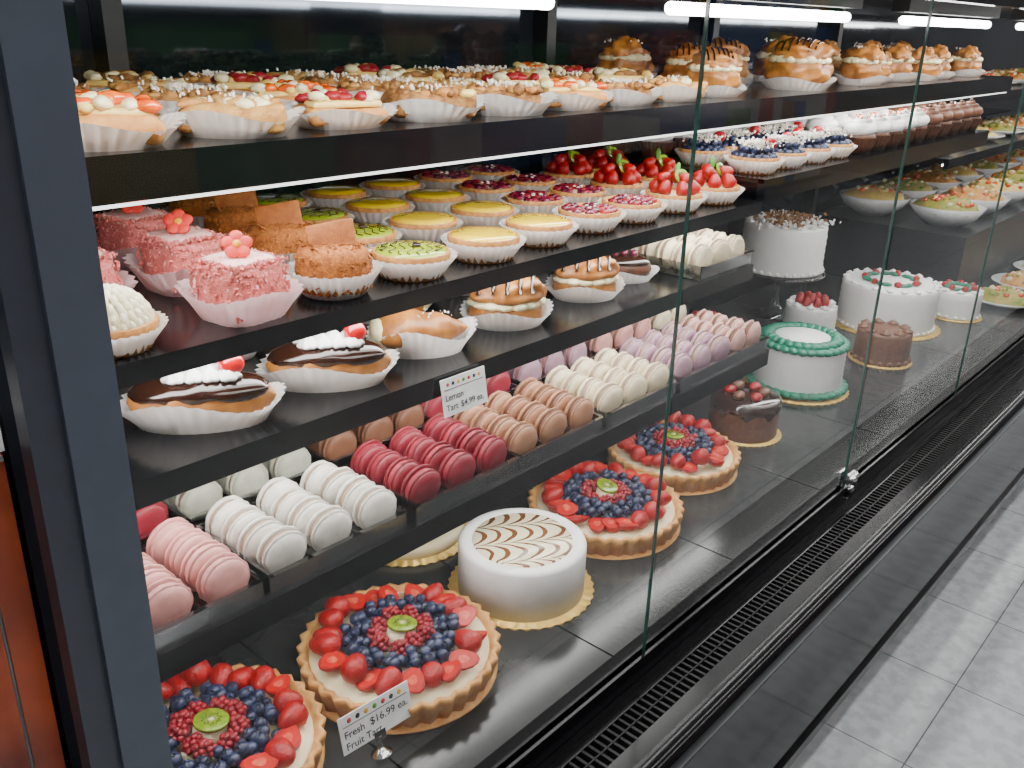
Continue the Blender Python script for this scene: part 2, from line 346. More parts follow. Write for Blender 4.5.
def mk_tart(kind):
    random.seed(len(kind)*7);mb=MB();R=.047
    mb.add(cup(.038,.055,.026,32,.03),'paper')
    flutedshell(mb,R*.82,R,.030,26,'crust')
    z=.0225
    M=T(z=.001)
    if kind in('lemon_tart','lime_tart'):
        c='lemon' if kind=='lemon_tart' else 'lime'
        mb.add(lathe([(R*.935,z+.0055),(R*.90,z+.0085),(R*.5,z+.0098),(.0003,z+.0100)],36,caps=False),c,M)
        if kind=='lime_tart':
            for k in range(-3,4):
                y=k*.011;w=math.sqrt(max(0,(R*.82)**2-y*y))
                mb.add(tube([(w*(-1+.2*i),y+.004*math.sin(i*1.2),z+.0100) for i in range(11)],.0007,5),'choc',M@T(rz=.5))
            mb.add(bbox(.010,.010,.004,.001,1),'choc',M@T(.006,-.004,z+.010,rz=.4))
    elif kind=='berry_tart':
        mb.add(lathe([(R*.905,z+.002),(.0003,z+.006)],36,caps=False),'cream',M)
        for i in range(52):
            a=random.random()*TAU;q=R*.82*math.sqrt(random.random());s=random.uniform(.005,.008)
            mb.add(nz(ico(2),.2,2,i),random.choice(['berry','berry','raspberry']),M@T(q*math.cos(a),q*math.sin(a),z+.006,s=(s,s,s*.7)))
        for i in range(4):
            a=random.random()*TAU;q=R*.6*random.random()
            mb.add(nz(ico(1),.2,2,i),'sugar',M@T(q*math.cos(a),q*math.sin(a),z+.0105,s=(.004,.003,.0015)))
    elif kind=='strawberry_tart':
        mb.add(lathe([(R*.905,z+.002),(.0003,z+.006)],36,caps=False),'cream',M)
        for j in range(6):
            a=TAU*j/6;rr=R*.48;mb.add(strawb(.028,.0125),'strawberry',M@T(rr*math.cos(a),rr*math.sin(a),z+.028,rz=a,ry=math.radians(150)))
        for j in range(3):
            a=TAU*j/3+.5;rr=R*.2;mb.add(strawb(.025,.0115),'strawberry',M@T(rr*math.cos(a),rr*math.sin(a),z+.036,rz=a,ry=math.radians(120)))
        kiwi(mb,.012,.003,Matrix.Translation((.002,-.010,z+.034))@Euler((math.radians(62),0,math.radians(-38))).to_matrix().to_4x4())
        mb.add(ico(2),'leaf',M@T(.0095,.003,z+.044,rz=.3,ry=-1.1,s=(.011,.005,.0012)))
    elif kind=='blueberry_tart':
        mb.add(lathe([(R*.905,z+.002),(.0003,z+.008)],36,caps=False),'cream',M)
        for k,(q0,n,dz) in enumerate(((.78,15,.006),(.52,10,.009),(.25,5,.012),(.55,9,.019),(.22,4,.024))):
            for j in range(n):
                a=TAU*j/n+k;bluebr(mb,.0078,M@T(R*q0*math.cos(a),R*q0*math.sin(a),z+dz))
        mb.add(strawb(.024,.011),'strawberry',M@T(.012,-.012,z+.034,rz=-.7,ry=1.9))
        crumbs(mb,'sugar',lambda:(random.gauss(0,.016),random.gauss(0,.016),z+.029+random.uniform(-.006,.006)),300,.0022)
    elif kind=='cream_tart':
        mb.add(nz(flatb(ico(3),0),.05,3,1),'cream_pale',M@T(z=z,s=(.040,.040,.036)))
        for k in range(6):
            ph=math.radians(8+k*15);n=int(26*math.cos(ph))+2
            for j in range(n):
                a=TAU*(j+.5*(k%2))/n
                mb.add(ico(2),'cream_pale',M@T(.040*math.cos(ph)*math.cos(a),.040*math.cos(ph)*math.sin(a),z+.038*math.sin(ph),rz=a,ry=-ph*.9,s=(.0050,.0036,.0085)))
    return mb.mesh(kind)
def log(L,r,n=22,seg=16,sq=.8):
    V=[];F=[]
    for i in range(n+1):
        t=i/n;x=-L/2+L*t;k=max(.001,(1-abs(2*t-1)**3.2))**.5
        for j in range(seg):
            a=TAU*j/seg;V.append((x,r*k*math.cos(a),r*sq*k*math.sin(a)))
    for i in range(n):
        for j in range(seg): F.append((i*seg+j,i*seg+(j+1)%seg,(i+1)*seg+(j+1)%seg,(i+1)*seg+j))
    F.append(tuple(range(seg)));F.append(tuple(range(n*seg+seg-1,n*seg-1,-1)))
    return V,F
def ovalpaper(mb,a,b,h,m='paper',fl=1.32):
    g=cup(1,fl,1,34,.028,wav=.25);mb.add(g,m,T(s=(a,b,h)))
def mk_eclair():
    random.seed(8);mb=MB();L=.146
    ovalpaper(mb,.062,.030,.028)
    mb.add(nz(log(L,.029),.005,40,3),'choux',T(z=.026))
    V,F=nz(log(L*.95,.0285,40,32,.66),.0015,50,5);V=[(p[0],p[1],max(p[2],-.004+.004*math.sin(p[0]*110+(3 if p[1]>0 else 0)))) for p in V]
    mb.add((V,F),'choc',T(z=.0345))
    for i in range(4):
        for k in(-1,1):
            mb.add(dollop(.0125,.016),'white_ice',T(-.022+i*.017-(.005 if k>0 else 0),k*.009,.0495))
    M=T(.032,-.002,.064)
    mb.add(nz(ico(3),.05,2,1),'cherry',M@T(s=.0135))
    mb.add(tube([(0,0,.012),(.004,.001,.020),(.014,.002,.028),(.026,.003,.030)],.0009,5),'cherry',M)
    return mb.mesh('chocolate_eclair')
def mk_cannoli():
    mb=MB();ovalpaper(mb,.055,.032,.034,fl=1.38)
    V,F=log(.13,.032,30,22);V=[(p[0],p[1]*(1-.50*(p[0]/.065)),p[2]*(1-.45*(p[0]/.065))) for p in V]
    mb.add(nz(nz((V,F),.006,40,2),.002,130,3),'choux',T(z=.032))
    mb.add(nz(ico(3),.15,3,4),'cream_w',T(-.056,0,.033,s=(.016,.027,.020)))
    crumbs(mb,'sugar',lambda:(random.uniform(-.04,.04),random.gauss(0,.008),.056),40,.0012)
    return mb.mesh('cream_horn')
def mk_puff(name='cream_puff'):
    random.seed(5);mb=MB()
    ovalpaper(mb,.046,.034,.022)
    mb.add(nz(flatb(ico(3),-.5),.12,2.2,1),'choux',T(z=.017,s=(.050,.036,.024)))
    for i in range(14):
        a=TAU*i/14;mb.add(ico(2),'cream_w',T(.040*math.cos(a),.029*math.sin(a),.031,s=(.013,.011,.006)))
    mb.add(nz(flatb(ico(4),-.25),.26,2.4,7),'choux',T(z=.041,s=(.051,.038,.027)))
    for i in range(5):
        x=-.034+i*.017;pts=[]
        for k in range(13):
            t=math.pi*(.08+.84*k/12);xx=x+.010*math.cos(t)
            w=math.sqrt(max(.05,1-(xx/.053)**2));pts.append((xx,.041*w*math.cos(t),.0425+.0295*w*math.sin(t)))
        mb.add(tube(pts,.0030,6),'choc')
    return mb.mesh(name)
def mk_dark_eclair():
    mb=MB();ovalpaper(mb,.055,.028,.022);mb.add(nz(log(.12,.028),.003,40,3),'choc_matte',T(z=.024))
    V,F=log(.112,.0265,22,18,.6);V=[(p[0],p[1],max(p[2],0)) for p in V];mb.add((V,F),'choc',T(z=.034))
    for i in range(4): mb.add(nz(ico(2),.2,2,i),'berry',T(-.03+i*.018,.002,.052,s=.007))
    return mb.mesh('raspberry_eclair')
def mk_cupcake(dark):
    mb=MB();mb.add(cup(.025,.036,.034,26,.035),'choc_matte')
    mb.add(lathe([(.024,.002),(.034,.034),(.030,.042),(.0003,.046)],20),'choc_matte')
    mb.add(swirl(.040,.040),'choc_mousse' if dark else 'white_ice',T(z=.036))
    if dark: mb.add(nz(ico(2),.1,2),'choc_matte',T(z=.080,s=.006))
    else: crumbs(mb,'orange_fruit',lambda:(random.gauss(0,.009),random.gauss(0,.009),.078+random.uniform(-.008,.002)),26,.0025)
    return mb.mesh('chocolate_cupcake' if dark else 'vanilla_cupcake')
def mk_nutbar(v):
    random.seed(9+v);mb=MB();ovalpaper(mb,.050,.034,.022,fl=1.38)
    base=['nut','nut_gold','nut'][v]
    mb.add(nz(nz(bbox(.100,.062,.028,.010,3,3),.010,30,v),.004,90,2),base,T(z=.003))
    for i in range(34):
        mb.add(nz(ico(2),.4,2,i),random.choice([base,base,['nut_gold','cream_w','cream_yellow'][v],'crust']),T(random.uniform(-.042,.042),random.uniform(-.024,.024),.031,rz=random.random()*3,s=(random.uniform(.006,.013),random.uniform(.005,.009),random.uniform(.003,.008))))
    crumbs(mb,'sugar',lambda:(random.gauss(0,.020),random.gauss(0,.010),random.uniform(.034,.040)),[90,20,30][v],.0022)
    return mb.mesh('nut_pastry')
def mk_danish(fr='orange_fruit',seed=10):
    random.seed(seed);mb=MB();ovalpaper(mb,.050,.036,.020,fl=1.40)
    mb.add(nz(nz(bbox(.100,.066,.022,.009,3,3),.009,30,seed),.003,80,6),'crust',T(z=.003))
    mb.add(nz(bbox(.088,.054,.008,.003,2,2),.005,50,3),'cream_yellow',T(z=.024))
    for i in range(26):
        mb.add(nz(ico(2),.3,2,i),[fr,fr,'cream_w',fr,'cream_yellow'][i%5],T(random.uniform(-.042,.042),random.uniform(-.024,.024),.033+.002*(i%3),rz=random.random()*3,s=(random.uniform(.009,.014),.008,.006)))
    return mb.mesh('fruit_danish')
def mk_bigpuff(v=0):
    random.seed(12+v);mb=MB();ovalpaper(mb,.050,.042,.018)
    mb.add(nz(nz(flatb(ico(4),-.7),.25,2.2,v*7),.07,7,1),'choux',T(0,0,.030,s=(.054,.042,.034)))
    for i in range(16):
        a=TAU*i/16;mb.add(nz(ico(2),.2,3,i),'cream_w',T(.040*math.cos(a),.030*math.sin(a),.050,s=(.014,.013,.008)))
    mb.add(nz(nz(flatb(ico(4),0),.34,2.6,9+v*5),.10,7,2),'choux',T(0,0,.053,rz=v,s=(.050,.040,.030)))
    if v==0:
        for i in range(7):
            x=-.034+i*.011;mb.add(tube([(x+.012*math.cos(t),.038*math.cos(t)*math.sqrt(1-(x/.052)**2),.056+.030*math.sin(t)*math.sqrt(1-(x/.052)**2)) for t in [math.pi*k/10 for k in range(1,10)]],.0020,6),'choc')
    else: crumbs(mb,'sugar',lambda:(random.gauss(0,.018),random.gauss(0,.012),.082+random.uniform(-.006,.000)),40,.002)
    return mb.mesh('large_cream_puff')
PINK=mk_pink();BROWN=mk_brown();LEMON=mk_tart('lemon_tart');LIME=mk_tart('lime_tart');BERRY=mk_tart('berry_tart');STRAW=mk_tart('strawberry_tart');CREAM=mk_tart('cream_tart');BON=mk_tart('blueberry_tart')
ECL=mk_eclair();HORN=mk_cannoli();PUFF=mk_puff();DECL=mk_dark_eclair();CUPW=mk_cupcake(0);CUPD=mk_cupcake(1);NUTS=[mk_nutbar(i) for i in range(3)];DAN=mk_danish();DAN2=mk_danish('raspberry',14);DAN3=mk_danish('nut',17);BIG=mk_bigpuff();BIG2=mk_bigpuff(1)
def put(me,x,y,z,rz=0,sc=1): return inst(me,me.name.split('.')[0],(x,y,z),rz,None,sc)
# ------------------------------------------------------------------ case
X0,X1=.2,5.6
mb=MB()
mb.add(bx(.175,X1,.53,1.34,.15,.487),'black_metal',None,False)
mb.add(bx(.175,X1,.50,.55,.44,.498),'black_metal',None,False)
x=.20
while x<X1-.01:
    w=min(.33,X1-x);mb.add(bx(x+.0015,x+w-.0015,.552,1.295,.487,.4995),'deck_grey',None,False);x+=w
mb.add(bx(.175,X1,.425,.50,.44,.474),'black_metal',None,False)
mb.add(bx(.175,X1,.486,.50,.474,.486),'gloss_black',None,False);mb.add(bx(.175,X1,.425,.448,.474,.486),'gloss_black',None,False)
mb.add(bx(.175,X1,.466,.468,.474,.4855),'slat_black',None,False)
x=.18
while x<X1:
    mb.add(bx(x,x+.004,.448,.486,.474,.4845),'slat_black',None,False);x+=.0125
prof=[(.425,.487),(.410,.489),(.399,.482),(.395,.468),(.397,.452),(.407,.443),(.425,.441)]
V=[(xx,y,z) for xx in(.175,X1) for y,z in prof];k=len(prof)
mb.add((V,[(i,i+1,i+1+k,i+k) for i in range(k-1)]),'gloss_black')
mb.add(bx(.175,X1,.415,.55,.165,.44),'panel_gloss',None,False)
mb.add(bx(.175,X1,.409,.42,.150,.172),'gloss_black',None,False)
mb.add(bx(.175,X1,.49,1.3,0,.15),'black_metal',None,False)
case=mb.obj('display_case')
mb=MB()
mb.add(bx(.175,X1,.50,.550,.499,.503),'gloss_black',None,False)
mb.add(bx(.175,X1,.508,.512,.503,.520),'gloss_black',None,False);mb.add(bx(.175,X1,.520,.524,.503,.520),'gloss_black',None,False)
mb.obj('glass_rail')
mb=MB();mb.add(bx(.175,X1,1.30,1.34,.4995,1.372),'back_dark',None,False);mb.obj('case_back_panel')
mb=MB();mb.add(bx(.175,.190,.562,1.298,.4995,1.372),'post_dark',None,False);mb.obj('case_end_panel')
mb=MB()
mb.add(bx(.175,X1,.50,1.34,1.3725,1.50),'black_metal',None,False)
mb.add(bx(.175,X1,.50,.53,1.345,1.3725),'gloss_black',None,False)
mb.obj('case_canopy')
for ux in(.62,1.54,2.2,2.97):
    mb=MB();mb.add(bx(ux-.014,ux+.014,1.262,1.299,.50,1.372),'black_metal',None,False);mb.obj('shelf_upright')
mb=MB();mb.add(bx(.186,.2185,.496,.545,.504,1.52),'post_blue',None,False);mb.add(bx(.186,.2185,.486,.499,0.44,.53),'post_blue',None,False)
mb.add(bx(.167,.186,.500,.516,0,1.52),'post_dark',None,False);mb.add(bx(.167,.2185,.494,.4955,0,.44),'post_dark',None,False)
mb.obj('case_end_post')
def shelf(name,x0,x1,y0,zt,th,led='led',y1=1.255):
    mb=MB();mb.add(bx(x0,x1,y0+.004,y1,zt-.008,zt-.0004),'shelf_black',None,False)
    mb.add(bx(x0,x1,y0,y0+.016,zt-th,zt),'shelf_black',None,False)
    x=x0+.05
    while x<x1-.03: mb.add(bx(x,x+.008,y0+.016,y1,zt-.024,zt-.008),'black_metal',None,False);x+=.64
    o=mb.obj(name)
    if led:
        q=MB();q.add(bx(x0+.03,x1-.03,y0+.018,y0+.030,zt-th+.003,zt-th+.009),led,None,False)
        q.obj('led_strip',(0,0,0),0,o)
    return o
Z1,Z2,Z2b,Z3,Z4,ZD=1.186,1.007,1.045,.89,.735,.5
shelf('display_shelf',X0+.01,3.05,.76,Z1,.040)
shelf('display_shelf',X0+.01,1.538,.752,Z2,.022)
shelf('display_shelf',1.542,2.89,.752,Z2b,.040)
shelf('display_shelf',X0+.01,1.536,.752,Z3,.028)
shelf('display_shelf',X0+.01,1.54,.700,Z4,.030,led=None)
mb=MB();mb.add(bx(.24,3.0,.757,.763,Z1-.0432,Z1-.0412),'led_dim',None,False);mb.obj('led_strip_light')
for k,(a,b2) in enumerate(((.27,.75),(.97,1.47),(1.71,2.2),(2.44,2.93),(3.15,3.65),(3.85,4.35),(4.55,5.05))):
    mb=MB();mb.add(tr(lathe([(.0075,0),(.0075,b2-a)],12),T(a,.62,1.317,ry=math.pi/2)),'tube_glow')
    mb.add(bx(a-.02,b2+.02,.605,.635,1.330,1.3715),'black_metal',None,False);mb.obj('fluorescent_tube')
for k,(a,b2) in enumerate(((.220,.880),(.886,1.536),(1.546,2.176),(2.182,2.825),(2.831,3.47),(3.476,4.12),(4.126,5.59))):
    mb=MB();mb.add(([(a,.516,.5035),(b2,.516,.5035),(b2,.516,1.372),(a,.516,1.372)],[(0,1,2,3)]),'glass',None,False)
    mb.add(bx(b2-.0008,b2+.0008,.5150,.5195,.5035,1.372),'glass_edge',None,False)
    mb.obj('glass_panel')
for x,z in((1.541,.535),):
    mb=MB();mb.add(bbox(.030,.006,.022,.002),'chrome',T(x,.508,z-.011));mb.add(bbox(.030,.006,.022,.002),'chrome',T(x,.524,z-.011))
    mb.add(tr(lathe([(.008,0),(.009,.003),(.006,.010),(.0003,.011)],14),T(x-.006,.506,z,rx=math.pi/2)),'chrome')
    mb.add(tr(lathe([(.007,0),(.008,.003),(.005,.008),(.0003,.009)],14),T(x+.010,.506,z+.002,rx=math.pi/2)),'chrome')
    mb.add(bbox(.02,.02,.012,.003),'chrome',T(x+.004,.512,.5035))
    mb.obj('glass_clamp')
# ------------------------------------------------------------------ deck goods
def jit(a=.004): return random.uniform(-a,a)
T1=fruit_tart(1,.130,0);T2=fruit_tart(2,.126,1);T3=fruit_tart(3,.131,0);T4=fruit_tart(4,.126,0)
def board(mb,R,m='gold',n=40):
    mb.add(lathe([(.0003,0),(R,0),(R,.002),(.0003,.003)],n*4,lambda th,i,r,z:r*(1+.015*math.cos(n*th))if r>.01 else r),m)
T2.obj('fruit_tart',(.386,.772,ZD));T1.obj('fruit_tart',(.650,.748,ZD),.4);T3.obj('fruit_tart',(1.148,.779,ZD),1);T4.obj('fruit_tart',(1.410,.808,ZD),2)
mb=MB();board(mb,.110);R=.096;H=.083
mb.add(lathe([(R,.003),(R,H-.006),(R-.002,H-.002),(R-.006,H),(R*.83,H),(R*.79,H-.002),(.0003,H-.002)],64),'white_ice')
mb.add(lathe([(R*.785,H-.002),(R*.77,H+.0005),(.0003,H+.001)],48,caps=False),'feather')
mb.obj('marble_top_cake',(.898,.752,ZD),.95)
mb=MB();board(mb,.11);mb.add(lathe([(.0003,.003),(.095,.003),(.095,.022),(.09,.025),(.0003,.025)],48),'cream');mb.obj('cheesecake',(.885,.995,ZD))
# green-trimmed cake
mb=MB();board(mb,.122);R=.100;H=.123
pr=[(R,.004)]
for i in range(9): z=.01+i*.0123;pr+=[(R+.003,z),(R-.001,z+.006)]
pr+=[(R-.001,H-.004),(R-.008,H),(.0003,H)]
mb.add(lathe(pr,56),'white_ice')
for (rr,zz,s,N) in((R+.004,.014,.015,32),(R-.006,H-.006,.015,32),(R-.022,H+.003,.016,26)):
    for j in range(N):
        a=TAU*j/N;mb.add(nz(ico(2),.15,2,j),'frost_green',T(rr*math.cos(a),rr*math.sin(a),zz,rz=a+.8,s=(s*1.3,s*.75,s*.6)))
mb.add(lathe([(R*.66,H),(R*.64,H+.005),(.0003,H+.006)],40),'white_ice')
mb.obj('green_trim_cake',(1.985,.824,ZD))
def cake(name,loc,R,H,body,brd='gold',top=None,dol=None,nd=14,ds=.014,base=True):
    mb=MB()
    if brd: board(mb,R*1.16,brd)
    pr=[(R,.003)]
    for i in range(6): z=.006+i*(H-.02)/6;pr+=[(R+.0015,z),(R-.0005,z+(H-.02)/12)]
    pr+=[(R,H-.008),(R-.003,H-.002),(R-.010,H),(.0003,H)]
    mb.add(lathe(pr,48),body)
    if dol:
        for j in range(nd):
            a=TAU*j/nd;mb.add(dollop(ds,ds*.9),dol,T((R-ds)*math.cos(a),(R-ds)*math.sin(a),H-.001))
        if base:
            for j in range(nd*2):
                a=TAU*j/nd/2;mb.add(ico(2),dol,T((R+.002)*math.cos(a),(R+.002)*math.sin(a),.010,s=ds*.5))
    if top: top(mb,R,H)
    return mb.obj(name,loc)
def top_straw(mb,R,H,n=8):
    for j in range(n):
        a=TAU*j/n;q=R*.45;mb.add(strawb(.03,.012),'strawberry',T(q*math.cos(a),q*math.sin(a),H+.026,ry=math.pi-.3,rz=a))
    mb.add(strawb(.03,.013),'strawberry',T(0,0,H+.030,rx=math.pi))
def top_deco(mb,R,H):
    for j in range(7):
        a=TAU*j/7;q=R*.48;mb.add(strawb(.022,.009),'strawberry',T(q*math.cos(a),q*math.sin(a),H+.006,ry=1.4,rz=a+.8))
        for t in(.3,.6): mb.add(nz(ico(2),.2,3,j),'frost_green',T(q*1.08*math.cos(a+t),q*1.08*math.sin(a+t),H+.005,rz=a+t*4,s=(.017,.007,.006)))
def top_shred(mb,R,H):
    crumbs(mb,'nut',lambda:(random.gauss(0,R*.32),random.gauss(0,R*.32),H+random.uniform(0,.020)),200,.006)
    crumbs(mb,'white_ice',lambda:(random.gauss(0,R*.4),random.gauss(0,R*.4),H+random.uniform(0,.014)),200,.005)
def top_drip(mb,R,H):
    mb.add(lathe([(R+.003,H-.02),(R+.003,H-.002),(R-.004,H+.004),(.0003,H+.004)],48,lambda th,i,r,z:(r,z-(.012*max(0,math.sin(th*9)) if i==0 else 0)),caps=False),'choc')
    for j in range(6):
        a=TAU*j/6;mb.add(nz(ico(2),.2,2,j),'choc_mousse' if j%2 else 'strawberry',T(R*.5*math.cos(a),R*.5*math.sin(a),H+.010,s=(.016,.012,.009)))
cake('chocolate_drip_cake',(1.655,.788,ZD),.070,.082,'choc_mousse','gold',top_drip,None)
cake('white_strawberry_cake',(2.64,.86,ZD),.133,.130,'white_ice','gold',top_deco,'white_ice',20,.010)
cake('chocolate_rosette_cake',(2.325,.75,ZD),.068,.085,'choc_mousse','gold',None,'choc_mousse',9,.014)
cake('small_white_cake',(2.89,.74,ZD),.068,.085,'white_ice','gold',top_deco,'white_ice',9,.010)
cake('strawberry_shortcake',(2.40,.985,ZD),.070,.085,'white_ice','gold',top_straw,'white_ice',9,.012)
cake('strawberry_shortcake',(2.02,1.10,ZD),.070,.085,'choc_mousse','gold',top_straw,'choc_mousse',9,.012)
mb=MB();mb.add(lathe([(.0003,0),(.075,0),(.078,.004),(.03,.014),(.013,.03),(.011,.08),(.016,.105),(.03,.122),(.13,.128),(.134,.134),(.128,.136),(.0003,.134)],48),'glass_stand')
mb.obj('cake_stand',(2.5,1.14,ZD))
cake('coconut_cream_cake',(2.5,1.14,ZD+.1365),.118,.14,'white_ice',None,top_shred,'white_ice',16,.012)
# ------------------------------------------------------------------ macarons
G=[((.27,.335,.40),'m_pink','m_fillp'),((.467,.532,.597),'m_white','m_fillw'),((.672,.735,.798),'m_red','m_crim'),((.857,.921,.985),'m_tan','m_fillb'),((1.058,1.123,1.188),'m_cream','m_fillw'),((1.262,1.325,1.388),'m_lilac','m_fillw'),((1.45,1.507),'m_rose','m_fillb')]
for xs,a,b2 in G: macaron_tray(xs,.712,4,a,b2,Z4)
G2=[((.27,.335,.40),'m_crim','m_fillp'),((.467,.532,.597),'m_grey','m_fillw'),((.672,.735,.798),'m_brown','m_fillb'),((.857,.921,.985),'m_crim','m_fillp'),((1.058,1.123,1.188),'m_lilac','m_fillp'),((1.262,1.325,1.388),'m_pink','m_fillw'),((1.45,1.507),'m_cream','m_fillw')]
for xs,a,b2 in G2: macaron_tray(xs,.875,5,a,b2,Z4)
# ------------------------------------------------------------------ shelf 3
put(ECL,.452,.830,Z3,-.62,1.04);put(ECL,.616,.826,Z3,-.62,1.0);put(HORN,.772,.832,Z3,-.58,.95)
put(HORN,.83,.97,Z3,2.5,.9);put(ECL,.56,1.0,Z3,-.6,.9);put(ECL,.40,1.02,Z3,-.6,.9);put(HORN,.70,1.12,Z3,2.4,.9)
put(PUFF,.942,.835,Z3,-.6,1.10);put(PUFF,1.135,.84,Z3,-.6,1.05);put(DECL,1.26,.86,Z3,-.8,.9);put(PUFF,1.03,.99,Z3,-.6);put(DECL,1.17,1.02,Z3,-.7);put(PUFF,1.28,1.10,Z3,-.5)
macaron_tray((1.385,1.445,1.505),.765,5,'m_cream','m_fillw',Z3)
macaron_tray((1.385,1.445,1.505),.950,4,'m_tan','m_fillb',Z3)
# ------------------------------------------------------------------ shelf 2
D=.015;E=-.006
def p2(me,x,y,rz=0,sc=1): put(me,x+D*(1 if x<1.2 else .5),y+E,Z2+.0002,rz,sc)
p2(CREAM,.338,.806,-.75,.90);p2(PINK,.478,.808,.15,.95);p2(BROWN,.600,.812);p2(LIME,.717,.812,.3);p2(LEMON,.845,.812);p2(LEMON,.970,.822,.5);p2(BERRY,1.095,.828);p2(BERRY,1.212,.826,1)
p2(STRAW,1.335,.825);p2(STRAW,1.455,.82,.6)
p2(PINK,.362,.935,.1,.95);p2(PINK,.49,.942,.05,.95);p2(BROWN,.620,.940);p2(LIME,.735,.932,.8);p2(LEMON,.855,.938);p2(LEMON,.980,.942);p2(BERRY,1.105,.946,2);p2(BERRY,1.225,.946,2.5);p2(STRAW,1.345,.95,.3);p2(STRAW,1.465,.945,.3)
p2(PINK,.375,1.068,.1,.95);p2(PINK,.505,1.075,.15,.95);p2(BROWN,.64,1.065);p2(LIME,.76,1.06);p2(LEMON,.88,1.065);p2(LEMON,1.00,1.065);p2(BERRY,1.125,1.07,3);p2(BERRY,1.245,1.07,.4);p2(STRAW,1.365,1.075,.3);p2(STRAW,1.478,1.07,.3)
p2(BROWN,.66,1.19);p2(LIME,.78,1.185);p2(LEMON,.90,1.19);p2(LEMON,1.02,1.19);p2(BERRY,1.145,1.19,3);p2(BERRY,1.27,1.19,.4)
for i in range(4): put(BON,1.61+i*.113,.815,Z2b,i);put(BON,1.62+i*.113,.93,Z2b,i*2);
for j in range(4):
    for i in range(5):
        if j<2: put(CUPW,2.07+i*.083,.80+j*.09,Z2b,random.random()*3)
        else: put(CUPW,1.62+i*.09,1.04+(j-2)*.09,Z2b,random.random()*3)
for j in range(4):
    for i in range(5): put(CUPD if j<3 else CUPW,2.50+i*.084,.80+j*.09,Z2b,random.random()*3)
for j in(2,3):
    for i in range(4): put(CUPW,2.11+i*.088,.80+j*.09,Z2b,random.random()*3)
# ------------------------------------------------------------------ top shelf
put(DAN,.372,.818,Z1,-.45,1.08)
seq=[NUTS[0],NUTS[1],DAN2,NUTS[2],NUTS[0],DAN,NUTS[0],NUTS[1],DAN2,NUTS[2],DAN3]
for j in range(4):
    for i in range(8):
        x=.380+.132*i+.02*j;y=.820+j*.112
        if j==0 and i==0: continue
        me=seq[(i+3*j)%len(seq)]
        put(me,x,y,Z1,-.5+jit(.25),random.uniform(.90,1.05))
for (x,y,s,v) in((1.47,.84,.92,0),(1.61,.97,.95,0),(1.80,.84,1.12,0),(1.78,1.00,1.05,0),(2.00,.98,1.1,1),(2.12,.84,1.0,1),(2.27,1.0,1.0,1),(2.36,.86,.98,1),(2.55,1.0,1.0,1),(2.62,.85,.95,1),(2.76,1.0,1.0,1),(2.88,.85,.92,1),(1.60,1.12,1.0,1),(2.24,.87,.9,0),(2.49,.84,.9,1)):
    put(BIG2 if v else BIG,x,y,Z1,-.5+jit(.6),s)
# ------------------------------------------------------------------ deli section
mb=MB();mb.add(bx(3.08,5.55,.80,1.295,.5005,.70),'black_metal',None,False);mb.obj('display_riser')
def dish(name,x,y,z,R,foodm,h=.05,plate=False):
    mb=MB()
    if plate: mb.add(lathe([(.0003,0),(R*.6,0),(R,.018),(R*.98,.021),(R*.6,.006),(.0003,.005)],40),'porcelain');fz=.006;fr=R*.78;fh=.04
    else: mb.add(lathe([(.0003,0),(R*.5,0),(R*.85,h*.5),(R,h),(R*.96,h),(R*.8,h*.55),(.0003,h*.3)],40),'porcelain');fz=h*.70;fr=R*.88;fh=.045
    mb.add(nz(flatb(ico(3),0),.18,3,x*7),foodm,T(z=fz,s=(fr,fr,fh)))
    for i in range(30):
        a=random.random()*TAU;u=math.sqrt(random.random())*.8;q=fr*u;mb.add(nz(ico(1),.2,2,i),random.choice([foodm,'salad','orange_fruit','cream_w']),T(q*math.cos(a),q*math.sin(a),fz+fh*math.sqrt(1-u*u),s=(.016,.010,.008)))
    return mb.obj(name,(x,y,z))
k=0
for i in range(8):
    for j in range(2):
        dish('salad_bowl',3.25+i*.28,.925+j*.245,.7005,.12,['salad','cream_yellow','salad_o'][k%3],h=.065);k+=1
shelf('display_shelf',3.09,5.5,.90,.93,.03)
for i in range(8): dish('food_platter',3.25+i*.27,1.05,.9305,.12,['salad','salad_o','cream_yellow'][i%3],plate=True)
shelf('display_shelf',3.09,5.5,.90,1.12,.03)
for i in range(8): dish('food_platter',3.25+i*.27,1.05,1.1205,.12,['salad_o','salad','cream_yellow'][i%3],plate=True)
for i in range(6): dish('food_platter',3.15+i*.27,.67,.5005,.11,['salad','salad_o','cream_yellow'][i%3],plate=True)
